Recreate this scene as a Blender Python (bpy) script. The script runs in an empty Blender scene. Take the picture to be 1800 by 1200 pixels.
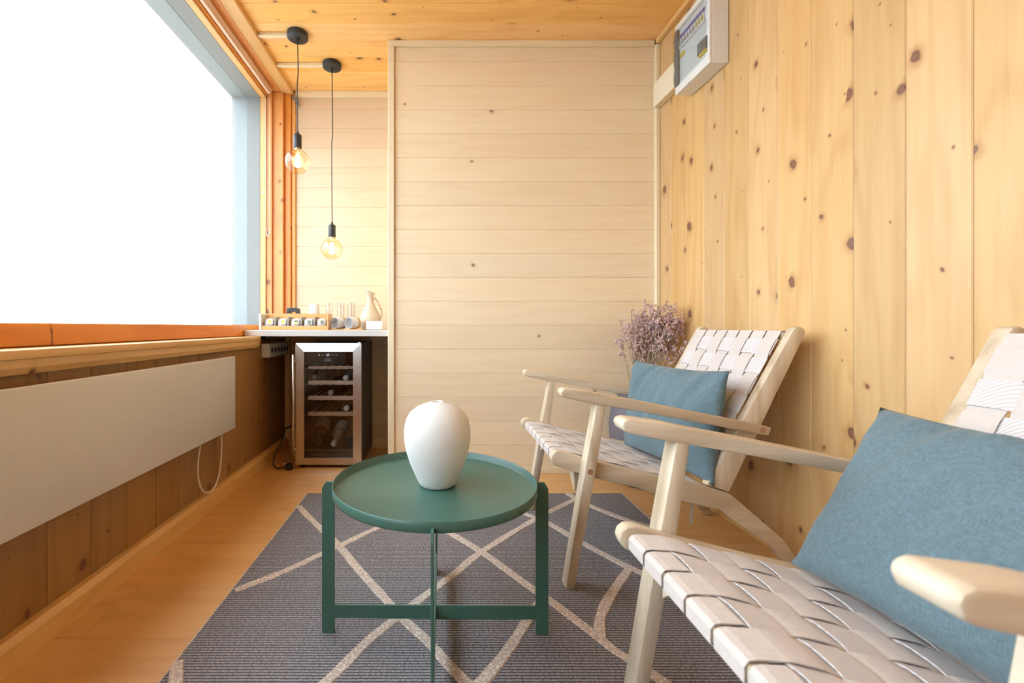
import bpy, bmesh, math, random
from mathutils import Vector, Matrix, noise
random.seed(7)
S = bpy.context.scene
C = S.collection

# ---------------------------------------------------------------- camera, sky, exposure
EYE = 0.78
cam_d = bpy.data.cameras.new('camera'); cam = bpy.data.objects.new('camera', cam_d); C.objects.link(cam)
cam.location = (0, 0, EYE); cam.rotation_euler = (math.pi / 2, 0, 0)
cam_d.sensor_width = 36; cam_d.sensor_fit = 'HORIZONTAL'; cam_d.lens = 775 / 1800 * 36
cam_d.shift_x = (900 - 770) / 1800; cam_d.shift_y = -26 / 1800
cam_d.clip_start = 0.02
cam_d.dof.use_dof = True; cam_d.dof.focus_distance = 1.35; cam_d.dof.aperture_fstop = 3.6
S.camera = cam
w = bpy.data.worlds.new('sky'); S.world = w; w.use_nodes = True
bg = w.node_tree.nodes['Background']
bg.inputs[0].default_value = (0.75, 0.87, 1.0, 1); bg.inputs[1].default_value = 9.0
S.view_settings.view_transform = 'Standard'; S.view_settings.look = 'None'
S.view_settings.exposure = 0.0; S.view_settings.gamma = 1.0
S.view_settings.use_curve_mapping = False

# ---------------------------------------------------------------- room dimensions (metres)
XL, XR = -0.995, 1.175          # lower left wall, right wall
YP, YN = 2.352, 2.856           # panelled partition, niche back wall
YB = -1.8                       # wall behind the camera
ZC = 2.30                       # ceiling
XP = -0.264                     # left edge of the partition
XG = -1.20                      # glass plane
YW0, YW1 = -1.6, 2.775          # window opening along the wall
ZW0, ZW1 = 0.79, 2.222

# ---------------------------------------------------------------- material helpers
def newmat(name):
    m = bpy.data.materials.new(name); m.use_nodes = True
    nt = m.node_tree; b = nt.nodes['Principled BSDF']
    return m, nt, b
def N(nt, t, **kw):
    n = nt.nodes.new(t)
    for k, v in kw.items(): setattr(n, k, v)
    return n
def lk(nt, a, b): nt.links.new(a, b)
def mth(nt, op, a, b=None, clamp=False):
    n = N(nt, 'ShaderNodeMath', operation=op); n.use_clamp = clamp
    for i, v in enumerate((a, b)):
        if v is None: continue
        if isinstance(v, (int, float)): n.inputs[i].default_value = v
        else: lk(nt, v, n.inputs[i])
    return n.outputs[0]
def mixc(nt, f, a, b, mode='MIX'):
    n = N(nt, 'ShaderNodeMix', data_type='RGBA', blend_type=mode)
    for s, v in ((n.inputs[0], f), (n.inputs[6], a), (n.inputs[7], b)):
        if isinstance(v, (int, float)): s.default_value = v
        elif isinstance(v, tuple): s.default_value = v if len(v) == 4 else (*v, 1)
        else: lk(nt, v, s)
    return n.outputs[2]
def vscale(nt, v, s):
    n = N(nt, 'ShaderNodeVectorMath', operation='MULTIPLY'); lk(nt, v, n.inputs[0]); n.inputs[1].default_value = s
    return n.outputs[0]
def noise_tex(nt, v, scale=1, detail=3, rough=.5, dist=0):
    n = N(nt, 'ShaderNodeTexNoise'); lk(nt, v, n.inputs['Vector'])
    n.inputs['Scale'].default_value = scale; n.inputs['Detail'].default_value = detail
    n.inputs['Roughness'].default_value = rough; n.inputs['Distortion'].default_value = dist
    return n.outputs['Fac']
def ramp(nt, f, lo, hi):
    n = N(nt, 'ShaderNodeMapRange'); n.interpolation_type = 'SMOOTHSTEP'
    lk(nt, f, n.inputs[0]); n.inputs[1].default_value = lo; n.inputs[2].default_value = hi
    return n.outputs[0]
def bump(nt, b, h, strength=.2, dist=.002):
    n = N(nt, 'ShaderNodeBump'); n.inputs['Strength'].default_value = strength; n.inputs['Distance'].default_value = dist
    lk(nt, h, n.inputs['Height']); lk(nt, n.outputs[0], b.inputs['Normal'])

def wood(name, light, dark, knots=1.0, knot_col=(.085, .032, .022), axis='X', ring=.5, rough=.42, tone=.12, kscale=7.6, ringfreq=42.):
    """pine: grain runs along the local axis given; random offset for every object"""
    m, nt, b = newmat(name)
    tc = N(nt, 'ShaderNodeTexCoord'); oi = N(nt, 'ShaderNodeObjectInfo')
    sp = N(nt, 'ShaderNodeSeparateXYZ'); lk(nt, tc.outputs['Object'], sp.inputs[0])
    cb = N(nt, 'ShaderNodeCombineXYZ')
    order = {'X': (0, 1, 2), 'Y': (1, 0, 2), 'Z': (2, 0, 1)}[axis]
    rx = mth(nt, 'MULTIPLY', oi.outputs['Random'], 53.0); ry = mth(nt, 'MULTIPLY', oi.outputs['Random'], 211.0)
    lk(nt, mth(nt, 'ADD', sp.outputs[order[0]], rx), cb.inputs[0])
    lk(nt, mth(nt, 'ADD', sp.outputs[order[1]], ry), cb.inputs[1])
    lk(nt, sp.outputs[order[2]], cb.inputs[2])
    v = cb.outputs[0]
    low = noise_tex(nt, vscale(nt, v, (.9, 5, 5)), 1, 2)
    g = noise_tex(nt, vscale(nt, v, (2.2, 38, 38)), 1, 4, .6)
    fine = noise_tex(nt, vscale(nt, v, (7, 320, 320)), 1, 2, .6)
    # knots
    vo = N(nt, 'ShaderNodeTexVoronoi', voronoi_dimensions='2D'); vo.inputs['Scale'].default_value = kscale
    wob = noise_tex(nt, vscale(nt, v, (28, 28, 28)), 1, 1)
    va = N(nt, 'ShaderNodeVectorMath', operation='ADD'); lk(nt, vscale(nt, v, (.78, 1, 1)), va.inputs[0])
    cw = N(nt, 'ShaderNodeCombineXYZ'); wv = mth(nt, 'MULTIPLY', mth(nt, 'SUBTRACT', wob, .5), .016)
    lk(nt, wv, cw.inputs[0]); lk(nt, wv, cw.inputs[1]); lk(nt, cw.outputs[0], va.inputs[1])
    lk(nt, va.outputs[0], vo.inputs['Vector'])
    cs = N(nt, 'ShaderNodeSeparateColor'); lk(nt, vo.outputs['Color'], cs.inputs[0])
    here = mth(nt, 'GREATER_THAN', cs.outputs[0], 1 - .62 * min(knots, 1.2))         # is there a knot in this cell
    size = mth(nt, 'ADD', .018, mth(nt, 'MULTIPLY', mth(nt, 'POWER', cs.outputs[1], 2.6), .125 if knots > .3 else .045))
    rad = mth(nt, 'MULTIPLY', here, size)
    rel = mth(nt, 'DIVIDE', vo.outputs['Distance'], mth(nt, 'ADD', rad, .0002))
    kmask = mth(nt, 'SUBTRACT', 1.0, ramp(nt, rel, .55, 1.05), True)
    halo = mth(nt, 'SUBTRACT', 1.0, ramp(nt, rel, .6, 2.6), True)
    defl = mth(nt, 'MULTIPLY', halo, 2.2)
    ph = mth(nt, 'ADD', mth(nt, 'ADD', mth(nt, 'MULTIPLY', sp.outputs[order[1]], ringfreq), mth(nt, 'MULTIPLY', low, 34)), defl)
    rings = mth(nt, 'POWER', mth(nt, 'ADD', mth(nt, 'MULTIPLY', mth(nt, 'SINE', ph), .5), .5), 2.5)
    f = mth(nt, 'ADD', mth(nt, 'MULTIPLY', rings, ring * .55), mth(nt, 'MULTIPLY', ramp(nt, g, .35, .8), .45 * ring + .12))
    f = mth(nt, 'ADD', f, mth(nt, 'MULTIPLY', mth(nt, 'SUBTRACT', fine, .5), .25), True)
    col = mixc(nt, f, light, dark)
    tn = N(nt, 'ShaderNodeHueSaturation'); lk(nt, col, tn.inputs['Color'])
    lk(nt, mth(nt, 'ADD', 1 - tone / 2, mth(nt, 'MULTIPLY', mth(nt, 'FRACT', mth(nt, 'MULTIPLY', oi.outputs['Random'], 17.3)), tone)), tn.inputs['Value'])
    lk(nt, mth(nt, 'ADD', 1 - tone / 2, mth(nt, 'MULTIPLY', mth(nt, 'FRACT', mth(nt, 'MULTIPLY', oi.outputs['Random'], 31.7)), tone)), tn.inputs['Saturation'])
    col = tn.outputs[0]
    if knots > 0:
        col = mixc(nt, mth(nt, 'MULTIPLY', halo, .45), col, (dark[0] * .75, dark[1] * .6, dark[2] * .5))
        kc = mixc(nt, ramp(nt, rel, .2, .95), (knot_col[0] * 2.2, knot_col[1] * 2.2, knot_col[2] * 2), knot_col)
        col = mixc(nt, mth(nt, 'MULTIPLY', kmask, .88), col, kc)
    lk(nt, col, b.inputs['Base Color']); b.inputs['Roughness'].default_value = rough
    bump(nt, b, f, .12, .001)
    return m
def plain(name, col, rough=.5, metal=0., noise_amt=0., nscale=60., bump_amt=0., emit=None, es=1.):
    m, nt, b = newmat(name)
    b.inputs['Roughness'].default_value = rough; b.inputs['Metallic'].default_value = metal
    tc = N(nt, 'ShaderNodeTexCoord'); f = noise_tex(nt, vscale(nt, tc.outputs['Object'], (1, 1, 1)), nscale, 3)
    k = noise_amt if noise_amt else .04
    c = mixc(nt, f, tuple(x * (1 - k) for x in col), tuple(min(1, x * (1 + k)) for x in col))
    lk(nt, c, b.inputs['Base Color'])
    if bump_amt: bump(nt, b, f, bump_amt, .002)
    if emit: b.inputs['Emission Color'].default_value = (*emit, 1); b.inputs['Emission Strength'].default_value = es
    return m
def clear(name, tint, gloss_rough=.02, ior=1.45, base=.03):
    m = bpy.data.materials.new(name); m.use_nodes = True; nt = m.node_tree
    for n in list(nt.nodes): nt.nodes.remove(n)
    o = N(nt, 'ShaderNodeOutputMaterial'); t = N(nt, 'ShaderNodeBsdfTransparent'); g = N(nt, 'ShaderNodeBsdfGlossy')
    t.inputs[0].default_value = (*tint, 1); g.inputs['Roughness'].default_value = gloss_rough
    lw = N(nt, 'ShaderNodeLayerWeight'); lw.inputs[0].default_value = .5        # Schlick's law, alike on both faces
    r0 = ((ior - 1) / (ior + 1)) ** 2 + base
    mx = N(nt, 'ShaderNodeMixShader'); lk(nt, mth(nt, 'ADD', mth(nt, 'MULTIPLY', mth(nt, 'POWER', lw.outputs['Facing'], 5.0), 1 - r0), r0, True), mx.inputs[0])
    lk(nt, t.outputs[0], mx.inputs[1]); lk(nt, g.outputs[0], mx.inputs[2]); lk(nt, mx.outputs[0], o.inputs[0])
    return m
def fabric(name, col, scale=420., amt=.25, bumpd=.0012, axis=None):
    m, nt, b = newmat(name); tc = N(nt, 'ShaderNodeTexCoord'); v = tc.outputs['Object']
    a = noise_tex(nt, vscale(nt, v, (3, scale * 2, scale * .2)), 1, 2)
    c2 = noise_tex(nt, vscale(nt, v, (3, scale * .2, scale * 2)), 1, 2)
    f = mth(nt, 'MULTIPLY', mth(nt, 'ADD', a, c2), .5)
    big = noise_tex(nt, v, 9, 2)
    f2 = ramp(nt, f, .35, .65)
    c = mixc(nt, f2, tuple(x * (1 - amt) for x in col), tuple(min(1, x * (1 + amt)) for x in col))
    c = mixc(nt, mth(nt, 'MULTIPLY', big, .10), c, tuple(x * .85 for x in col))
    lk(nt, c, b.inputs['Base Color']); b.inputs['Roughness'].default_value = .9
    b.inputs['Sheen Weight'].default_value = .15
    bump(nt, b, f, .45, bumpd)
    return m

M = {}
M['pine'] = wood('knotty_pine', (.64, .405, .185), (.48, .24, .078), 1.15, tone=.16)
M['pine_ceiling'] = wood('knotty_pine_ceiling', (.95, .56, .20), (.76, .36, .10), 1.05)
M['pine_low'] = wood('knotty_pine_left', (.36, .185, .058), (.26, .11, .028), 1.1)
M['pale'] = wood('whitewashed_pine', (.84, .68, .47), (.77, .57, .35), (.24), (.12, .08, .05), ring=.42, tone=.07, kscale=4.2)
M['pale_niche'] = wood('pinkish_pale_pine_dimmed', (.70, .53, .36), (.63, .44, .27), .16, (.2, .1, .06), ring=.42, tone=.06, kscale=4.2)  # pinkish copy of the pale pine, colour darkened to offset strong light there
M['pale_trim'] = wood('pale_trim_wood', (.82, .68, .46), (.72, .55, .34), 0, ring=.3, tone=.05)
M['trim_x'] = wood('pine_trim', (.78, .48, .2), (.62, .32, .1), .3, ring=.5)
M['orange'] = wood('orange_stained_pine', (.82, .34, .08), (.60, .20, .04), .7, (.1, .03, .015), axis='Z', ring=.5, rough=.35)
M['orange_y'] = wood('orange_stained_pine_long', (.82, .34, .08), (.60, .20, .04), .5, (.1, .03, .015), axis='Y', ring=.5, rough=.35)
M['trim_y'] = wood('pine_trim_long', (.78, .48, .2), (.62, .32, .1), .3, axis='Y', ring=.5)
M['oak'] = wood('oak_laminate', (.70, .39, .155), (.54, .275, .095), 0, ring=.55, rough=.34, tone=.1, ringfreq=30)
M['acacia'] = wood('pale_bleached_wood', (.68, .55, .40), (.37, .25, .14), 0, ring=.75, rough=.5, tone=.04)
M['acacia_z'] = wood('pale_bleached_wood_upright', (.68, .55, .40), (.37, .25, .14), 0, axis='Z', ring=.75, rough=.5, tone=.04)
M['bamboo'] = wood('bamboo', (.72, .40, .15), (.6, .3, .1), 0, ring=.4, rough=.4)
M['white'] = plain('white_paint', (.82, .80, .78), .35)
M['white_plastic'] = plain('white_plastic', (.74, .73, .71), .3)
M['heater'] = plain('white_enamel', (.70, .68, .67), .32)
M['reveal'] = plain('grey_reveal_paint', (.27, .28, .275), .6)
M['counter'] = plain('pale_laminate', (.62, .585, .56), .28)
M['black'] = plain('black_matt', (.025, .026, .028), .45)
M['blackgloss'] = plain('black_gloss', (.012, .012, .014), .12)
M['darkwall'] = plain('fridge_black', (.02, .02, .022), .35)
M['steel'] = plain('brushed_steel', (.62, .60, .58), .28, 1.0)
M['green'] = plain('sage_green_metal', (.055, .135, .105), .36, 0., .03)
M['ceramic'] = plain('speckled_ceramic', (.73, .71, .68), .75, 0., .16, 420., .25)
M['cream'] = plain('cream_ceramic', (.56, .44, .31), .5)
M['greyglaze'] = plain('white_glaze', (.60, .59, .58), .3)
M['tan'] = plain('tan_clay', (.5, .30, .14), .7)
M['pot'] = plain('mauve_grey_pot', (.16, .14, .17), .6, 0., .12, 40.)
M['cord_white'] = plain('white_cord', (.80, .76, .72), .4)
M['paper'] = plain('paper', (.68, .66, .61), .8)
M['pouch'] = plain('white_pouch', (.56, .51, .48), .5)
M['yellow'] = plain('yellow_print', (.75, .55, .06), .6)
M['greenprint'] = plain('green_print', (.10, .14, .07), .6)
M['blue'] = plain('blue_print', (.10, .12, .42), .6)
M['grey'] = plain('grey_plastic', (.42, .42, .42), .5)
M['darkgrey'] = plain('dark_grey_plastic', (.17, .17, .17), .5)
M['blind'] = plain('peach_blind', (.72, .50, .36), .6)
M['rubber'] = plain('socket_dark', (.10, .09, .09), .5)
M['copper'] = plain('wood_plug', (.38, .19, .09), .5)
M['bottle_dark'] = plain('dark_bottle_glass', (.06, .055, .03), .08)
M['bottle_clear'] = plain('clear_bottle_glass', (.25, .27, .26), .08)
M['bottle_blue'] = plain('pale_blue_bottle', (.32, .52, .60), .15)
M['gold'] = plain('gold_band', (.5, .28, .06), .4)
M['foil'] = plain('silver_foil', (.72, .71, .69), .3, .6)
M['pane'] = clear('window_glass', (.97, .99, .98), .0, 1.3, .0)
M['glass'] = clear('clear_glass', (.96, .96, .95), .02, 1.4, .03)
M['bulbglass'] = clear('amber_bulb_glass', (1.0, .90, .72), .02, 1.4, .05)
M['fridgeglass'] = clear('smoked_door_glass', (.80, .80, .82), .02, 1.5, .02)
M['doorpane'] = clear('tinted_door_pane', (.90, .93, .95), .05, 1.4, .04)
M['filament'] = plain('glowing_filament', (1, .8, .5), .5, emit=(1, .72, .38), es=30)
M['icon'] = plain('display_icons', (.6, .62, .65), .5, emit=(.8, .85, 1), es=.5)
M['linen'] = fabric('blue_grey_linen', (.112, .168, .190))
M['strap'] = fabric('beige_strap_smooth', (.60, .515, .465), 500, .06, .0004)
M['ribbed'] = None
def ribbed_strap():
    m, nt, b = newmat('beige_strap_ribbed'); tc = N(nt, 'ShaderNodeTexCoord')
    sp = N(nt, 'ShaderNodeSeparateXYZ'); lk(nt, tc.outputs['Object'], sp.inputs[0])
    s = mth(nt, 'SINE', mth(nt, 'MULTIPLY', mth(nt, 'ADD', sp.outputs[0], mth(nt, 'MULTIPLY', sp.outputs[1], .35)), 1500))
    f = ramp(nt, s, -.6, .8)
    lk(nt, mixc(nt, f, (.55, .48, .45), (.69, .63, .62)), b.inputs['Base Color']); b.inputs['Roughness'].default_value = .8
    bump(nt, b, f, .3, .0008)
    return m
M['ribbed'] = ribbed_strap()
def rug_mat():
    m, nt, b = newmat('flatweave_rug'); tc = N(nt, 'ShaderNodeTexCoord'); v = tc.outputs['Object']
    sp = N(nt, 'ShaderNodeSeparateXYZ'); lk(nt, v, sp.inputs[0])
    wob = noise_tex(nt, vscale(nt, v, (3, 3, 3)), 1, 2)
    s = mth(nt, 'SINE', mth(nt, 'ADD', mth(nt, 'MULTIPLY', sp.outputs[1], 2 * math.pi / .0085), mth(nt, 'MULTIPLY', wob, 3)))
    rib = ramp(nt, s, -.9, .5)
    dash = noise_tex(nt, vscale(nt, v, (160, 118, 1)), 1, 1)
    streak = noise_tex(nt, vscale(nt, v, (130, 5, 1)), 1, 3)
    f = mth(nt, 'MULTIPLY', rib, mth(nt, 'ADD', .35, mth(nt, 'MULTIPLY', ramp(nt, dash, .3, .65), .65)), True)
    c = mixc(nt, f, (.048, .042, .047), (.39, .36, .375))
    c = mixc(nt, mth(nt, 'MULTIPLY', ramp(nt, streak, .4, .75), .4), c, (.13, .115, .13))
    lk(nt, c, b.inputs['Base Color']); b.inputs['Roughness'].default_value = .62
    bump(nt, b, rib, .6, .002)
    return m
M['rug'] = rug_mat()
def braid_mat():
    m, nt, b = newmat('cream_braid'); tc = N(nt, 'ShaderNodeTexCoord'); v = tc.outputs['Object']
    vo = N(nt, 'ShaderNodeTexVoronoi'); vo.inputs['Scale'].default_value = 150; lk(nt, v, vo.inputs['Vector'])
    f = ramp(nt, vo.outputs['Distance'], .15, .6)
    lk(nt, mixc(nt, f, (.74, .64, .55), (.47, .37, .31)), b.inputs['Base Color']); b.inputs['Roughness'].default_value = .9
    bump(nt, b, f, -.6, .002)
    return m
M['braid'] = braid_mat()
def flower_mat():
    m, nt, b = newmat('dried_blossom'); tc = N(nt, 'ShaderNodeTexCoord')
    f = noise_tex(nt, tc.outputs['Object'], 45, 2); f2 = noise_tex(nt, tc.outputs['Object'], 160, 1)
    c = mixc(nt, ramp(nt, f, .35, .65), (.54, .32, .25), (.47, .31, .34))
    c = mixc(nt, ramp(nt, f2, .5, .7), c, (.74, .55, .50))
    lk(nt, c, b.inputs['Base Color']); b.inputs['Roughness'].default_value = .9
    return m
M['flower'] = flower_mat()
M['stem'] = plain('dry_stems', (.42, .30, .17), .9, 0., .3, 80.)

# ---------------------------------------------------------------- geometry helpers
def mesh_obj(name, verts, faces, mat, parent=None, smooth=False):
    me = bpy.data.meshes.new(name); me.from_pydata([tuple(v) for v in verts], [], faces); me.validate()
    me.materials.append(mat)
    bm = bmesh.new(); bm.from_mesh(me); bmesh.ops.recalc_face_normals(bm, faces=bm.faces); bm.to_mesh(me); bm.free()
    if smooth: me.shade_smooth()
    o = bpy.data.objects.new(name, me); C.objects.link(o)
    if parent is not None: o.parent = parent
    return o
def bm_obj(name, bm, mat, parent=None, smooth=False, angle=None):
    bmesh.ops.recalc_face_normals(bm, faces=bm.faces)
    me = bpy.data.meshes.new(name); bm.to_mesh(me); bm.free(); me.materials.append(mat)
    if smooth:
        me.shade_smooth()
        if angle: me.set_sharp_from_angle(angle=angle)
    o = bpy.data.objects.new(name, me); C.objects.link(o)
    if parent is not None: o.parent = parent
    return o
def box(name, lo, hi, mat, parent=None, bev=0.0, seg=1):
    bm = bmesh.new(); r = bmesh.ops.create_cube(bm, size=1)
    for v in bm.verts:
        v.co = Vector([(lo[i] + hi[i]) / 2 + v.co[i] * (hi[i] - lo[i]) for i in range(3)])
    if bev: bmesh.ops.bevel(bm, geom=bm.edges[:], offset=bev, segments=seg, affect='EDGES', profile=.5)
    return bm_obj(name, bm, mat, parent, seg > 1, .7)
def prism(name, pts, axis, a, b_, mat, parent=None, bev=0.0, seg=1):
    """closed outline pts (2D) extruded along axis from a to b_"""
    def P(p, t):
        return {'X': (t, p[0], p[1]), 'Y': (p[0], t, p[1]), 'Z': (p[0], p[1], t)}[axis]
    bm = bmesh.new(); n = len(pts)
    A = [bm.verts.new(P(p, a)) for p in pts]; B = [bm.verts.new(P(p, b_)) for p in pts]
    bm.faces.new(A); bm.faces.new(B[::-1])
    for i in range(n): bm.faces.new((A[i], A[(i + 1) % n], B[(i + 1) % n], B[i]))
    bmesh.ops.recalc_face_normals(bm, faces=bm.faces)
    if bev:
        es = [e for e in bm.edges if len(e.link_faces) == 2 and e.calc_face_angle(0) > .5]
        bmesh.ops.bevel(bm, geom=es, offset=bev, segments=seg, affect='EDGES', profile=.5)
    return bm_obj(name, bm, mat, parent, seg > 1, .6)
def lathe(name, prof, mat, parent=None, n=40, at=(0, 0, 0), close=False):
    vs, fs = [], []
    for r, z in prof:
        for i in range(n):
            t = 2 * math.pi * i / n; vs.append((at[0] + r * math.cos(t), at[1] + r * math.sin(t), at[2] + z))
    for j in range(len(prof) - 1):
        for i in range(n):
            k = (i + 1) % n; fs.append((j * n + i, j * n + k, (j + 1) * n + k, (j + 1) * n + i))
    fs.append(tuple(range(n))[::-1])
    if not close: fs.append(tuple((len(prof) - 1) * n + i for i in range(n)))
    o = mesh_obj(name, vs, fs, mat, parent, True); o.data.set_sharp_from_angle(angle=.9)
    return o
def catmull(P, k=8):
    P = [Vector(p) for p in P]; out = []
    for i in range(len(P) - 1):
        a, b, c, d = P[max(i - 1, 0)], P[i], P[i + 1], P[min(i + 2, len(P) - 1)]
        for j in range(k):
            t = j / k
            out.append(.5 * ((2 * b) + (c - a) * t + (2 * a - 5 * b + 4 * c - d) * t * t + (3 * b - a - 3 * c + d) * t ** 3))
    out.append(P[-1]); return out
def tube_data(path, r, n=8):
    vs, fs = [], []; path = [Vector(p) for p in path]; up = Vector((.13, .31, .94)).normalized()
    for i, p in enumerate(path):
        d = (path[min(i + 1, len(path) - 1)] - path[max(i - 1, 0)]).normalized()
        if abs(d.dot(up)) > .98: up = Vector((1, 0, 0))
        s = d.cross(up).normalized(); u = s.cross(d)
        rr = r(i / (len(path) - 1)) if callable(r) else r
        for k in range(n):
            t = 2 * math.pi * k / n; vs.append(p + (s * math.cos(t) + u * math.sin(t)) * rr)
    for i in range(len(path) - 1):
        for k in range(n):
            l = (k + 1) % n; fs.append((i * n + k, i * n + l, (i + 1) * n + l, (i + 1) * n + k))
    fs.append(tuple(range(n))[::-1]); fs.append(tuple((len(path) - 1) * n + k for k in range(n)))
    return vs, fs
def tube(name, path, r, mat, parent=None, n=8):
    vs, fs = tube_data(path, r, n); return mesh_obj(name, vs, fs, mat, parent, True)
def tag(o, label, cat, group=None):
    o['label'] = label; o['category'] = cat
    if group: o['group'] = group
    return o
def thing(name, label, cat, loc=(0, 0, 0), group=None):
    o = bpy.data.objects.new(name, None); C.objects.link(o); o.location = loc; o.empty_display_size = .05
    return tag(o, label, cat, group)
def settle(root):
    """children were modelled in world space: keep them there below a root that stands at the thing's base"""
    bpy.context.view_layer.update()
    inv = root.matrix_world.inverted()
    for ch in root.children:
        ch.data.transform(inv @ ch.matrix_basis if ch.matrix_basis != Matrix() else inv); ch.matrix_basis = Matrix()
        for g in ch.children:
            g.data.transform(inv)
    return root
def struct(o, label=None):
    o['kind'] = 'structure'
    if label: o['label'] = label
    return o
PM = {}
def plank_mesh(L, wd, mat, t=.014, c=.0024, g=.0005):
    key = (round(L, 4), round(wd, 4), mat.name, t, c)
    if key not in PM:
        prof = [(g, -t), (g, -c), (g + c, 0), (wd - g - c, 0), (wd - g, -c), (wd - g, -t)]
        vs = [(x, y, z) for x in (0, L) for y, z in prof]; n = 6
        fs = [(0, 1, 2, 3, 4, 5), (11, 10, 9, 8, 7, 6)] + [(i, i + n, (i + 1) % n + n, (i + 1) % n) for i in range(n)]
        me = bpy.data.meshes.new('plank'); me.from_pydata(vs, [], fs); me.materials.append(mat)
        bm = bmesh.new(); bm.from_mesh(me); bmesh.ops.recalc_face_normals(bm, faces=bm.faces); bm.to_mesh(me); bm.free()
        PM[key] = me
    return PM[key]
def plank(parent, org, lx, ay, L, wd, mat, name='plank', **kw):
    o = bpy.data.objects.new(name, plank_mesh(L, wd, mat, **kw)); C.objects.link(o); o.parent = parent
    lx, ay = Vector(lx), Vector(ay); nz = lx.cross(ay)
    o.matrix_local = Matrix.Translation(org) @ Matrix((lx, ay, nz)).transposed().to_4x4()
    return o

# ---------------------------------------------------------------- the setting
tag(struct(box('ground', (-30, -30, -.62), (30, 30, -.6), plain('pale_gravel', (.42, .40, .36), .9, 0, .2, 8.))), 'pale gravel ground around the cabin', 'ground')
PT = .014
# right wall: vertical pine boards, 14 cm apart
wr = struct(box('wall_right', (XR + PT, YB, -.05), (XR + .1, YN + .05, ZC + .02), M['pine']), 'knotty pine wall of upright boards')
y = .969 - 19 * .14
while y < YP + .0:
    plank(wr, (XR, y, 0), (0, 0, 1), (0, 1, 0), ZC, .14, M['pine']); y += .14
# partition: pale horizontal boards
wp = struct(box('wall_partition', (XP, YP + PT, 0), (XR, YN, ZC), M['pale']), 'whitewashed partition of level pine boards')
z0 = .916 - 7 * .1275
for k in range(18):
    za, zb = max(z0 + k * .1275, 0), min(z0 + (k + 1) * .1275, ZC)
    if k == 17:
        plank(wp, (XP, YP, za), (1, 0, 0), (0, 0, 1), 1.02, zb - za, M['pale'], c=.0013, g=.0003); plank(wp, (XP + 1.0205, YP, za), (1, 0, 0), (0, 0, 1), XR - XP - 1.0205, zb - za, M['pale'], c=.0013, g=.0003)
    else: plank(wp, (XP, YP, za), (1, 0, 0), (0, 0, 1), XR - XP, zb - za, M['pale'], c=.0013, g=.0003)
# niche back wall
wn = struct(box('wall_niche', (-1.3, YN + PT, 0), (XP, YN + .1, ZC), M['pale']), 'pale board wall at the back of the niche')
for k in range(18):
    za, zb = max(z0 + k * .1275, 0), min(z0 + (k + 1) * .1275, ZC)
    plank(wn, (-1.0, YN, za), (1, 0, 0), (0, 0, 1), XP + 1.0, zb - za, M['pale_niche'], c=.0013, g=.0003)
# ceiling boards run across the room
ce = struct(box('ceiling', (-1.3, YB, ZC + PT), (XR + .1, YN + .1, ZC + .1), M['pine_ceiling']), 'orange pine board ceiling')
y = YN + .054
while y > YB:
    plank(ce, (-1.06, y, ZC), (1, 0, 0), (0, -1, 0), XR + 1.06, .14, M['pine_ceiling']); y -= .14
# floor boards
fl = struct(box('floor', (-1.3, YB, -.1), (XR + .1, YN + .1, -PT), M['oak']), 'oak laminate floor')
y = 1.343 - 13 * .24; r = 0
offs = [.35, -.28, .62, .05, .44, -.12]
while y < YN:
    xs = [XL] + sorted([x for x in (offs[r % 6] - 1.25, offs[r % 6] - .0, offs[r % 6] + 1.25) if XL + .05 < x < XR - .05]) + [XR]
    if abs(y - 1.343) < .01: xs = [XL, -.52, .73, XR]
    if abs(y - 1.583) < .01: xs = [XL, -.40, .85, XR]
    for a, b_ in zip(xs, xs[1:]):
        plank(fl, (a, y, 0), (1, 0, 0), (0, 1, 0), b_ - a - .0008, .24, M['oak'], c=.0008, g=.0003)
    y += .24; r += 1
# left wall: low boarded part, header and end piece round the window
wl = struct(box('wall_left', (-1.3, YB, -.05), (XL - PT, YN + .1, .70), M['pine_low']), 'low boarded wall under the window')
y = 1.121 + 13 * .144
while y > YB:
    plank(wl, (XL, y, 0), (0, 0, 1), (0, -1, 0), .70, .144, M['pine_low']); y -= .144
struct(box('wall_rear', (-1.3, YB - .1, -.05), (XR + .1, YB, ZC + .1), M['pine_low']), 'board wall closing the far end of the cabin')
# window: frame, reveal, glass
win = struct(box('window_1', (-1.3, YB, ZW1), (-1.121, YN + .1, ZC + .1), M['reveal']), 'wide window in the left wall')
box('end_reveal', (-1.3, YW1, .70), (-1.121, YN + .1, ZW1), M['reveal'], win)
box('end_reveal', (-1.3, YB, .70), (-1.121, YW0, ZW1), M['reveal'], win)
box('lower_reveal', (-1.3, YW0, .70), (-1.121, YW1, ZW0 - .002), M['reveal'], win)
box('pane', (XG - .004, YW0, ZW0 - .002), (XG, YW1, ZW1), M['pane'], win)
box('bottom_rail', (-1.12, YB, .728), (-1.06, YN, ZW0), M['orange_y'], win, .003)
box('top_rail', (-1.12, YB, ZW1), (-1.085, YW1 + .005, ZC), M['trim_y'], win, .002)
box('top_board', (-1.085, YB, 2.272), (-1.0, YN, ZC), M['orange_y'], win, .002)
box('top_strip', (-1.085, YB, 2.236), (-1.074, 2.785, 2.272), M['orange_y'], win, .002)
box('jamb_stop', (-1.12, YW1, ZW0), (-1.085, YN, ZW1), M['trim_y'], win, .002)
box('jamb_strip', (-1.0845, 2.785, ZW0), (-1.05, YN, 2.27), M['orange'], win, .002)
box('jamb_board', (-1.0495, 2.80, .7615), (-.985, YN, 2.27), M['orange'], win, .002)
box('screw', (-1.106, YW1 - .002, 1.62), (-1.098, YW1, 1.628), M['steel'], win)
sill = struct(box('trim_1', (-1.06, YB, .704), (-.962, 2.398, .727), M['trim_y'], None, .004, 2), 'pine sill cap on the low wall')
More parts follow.
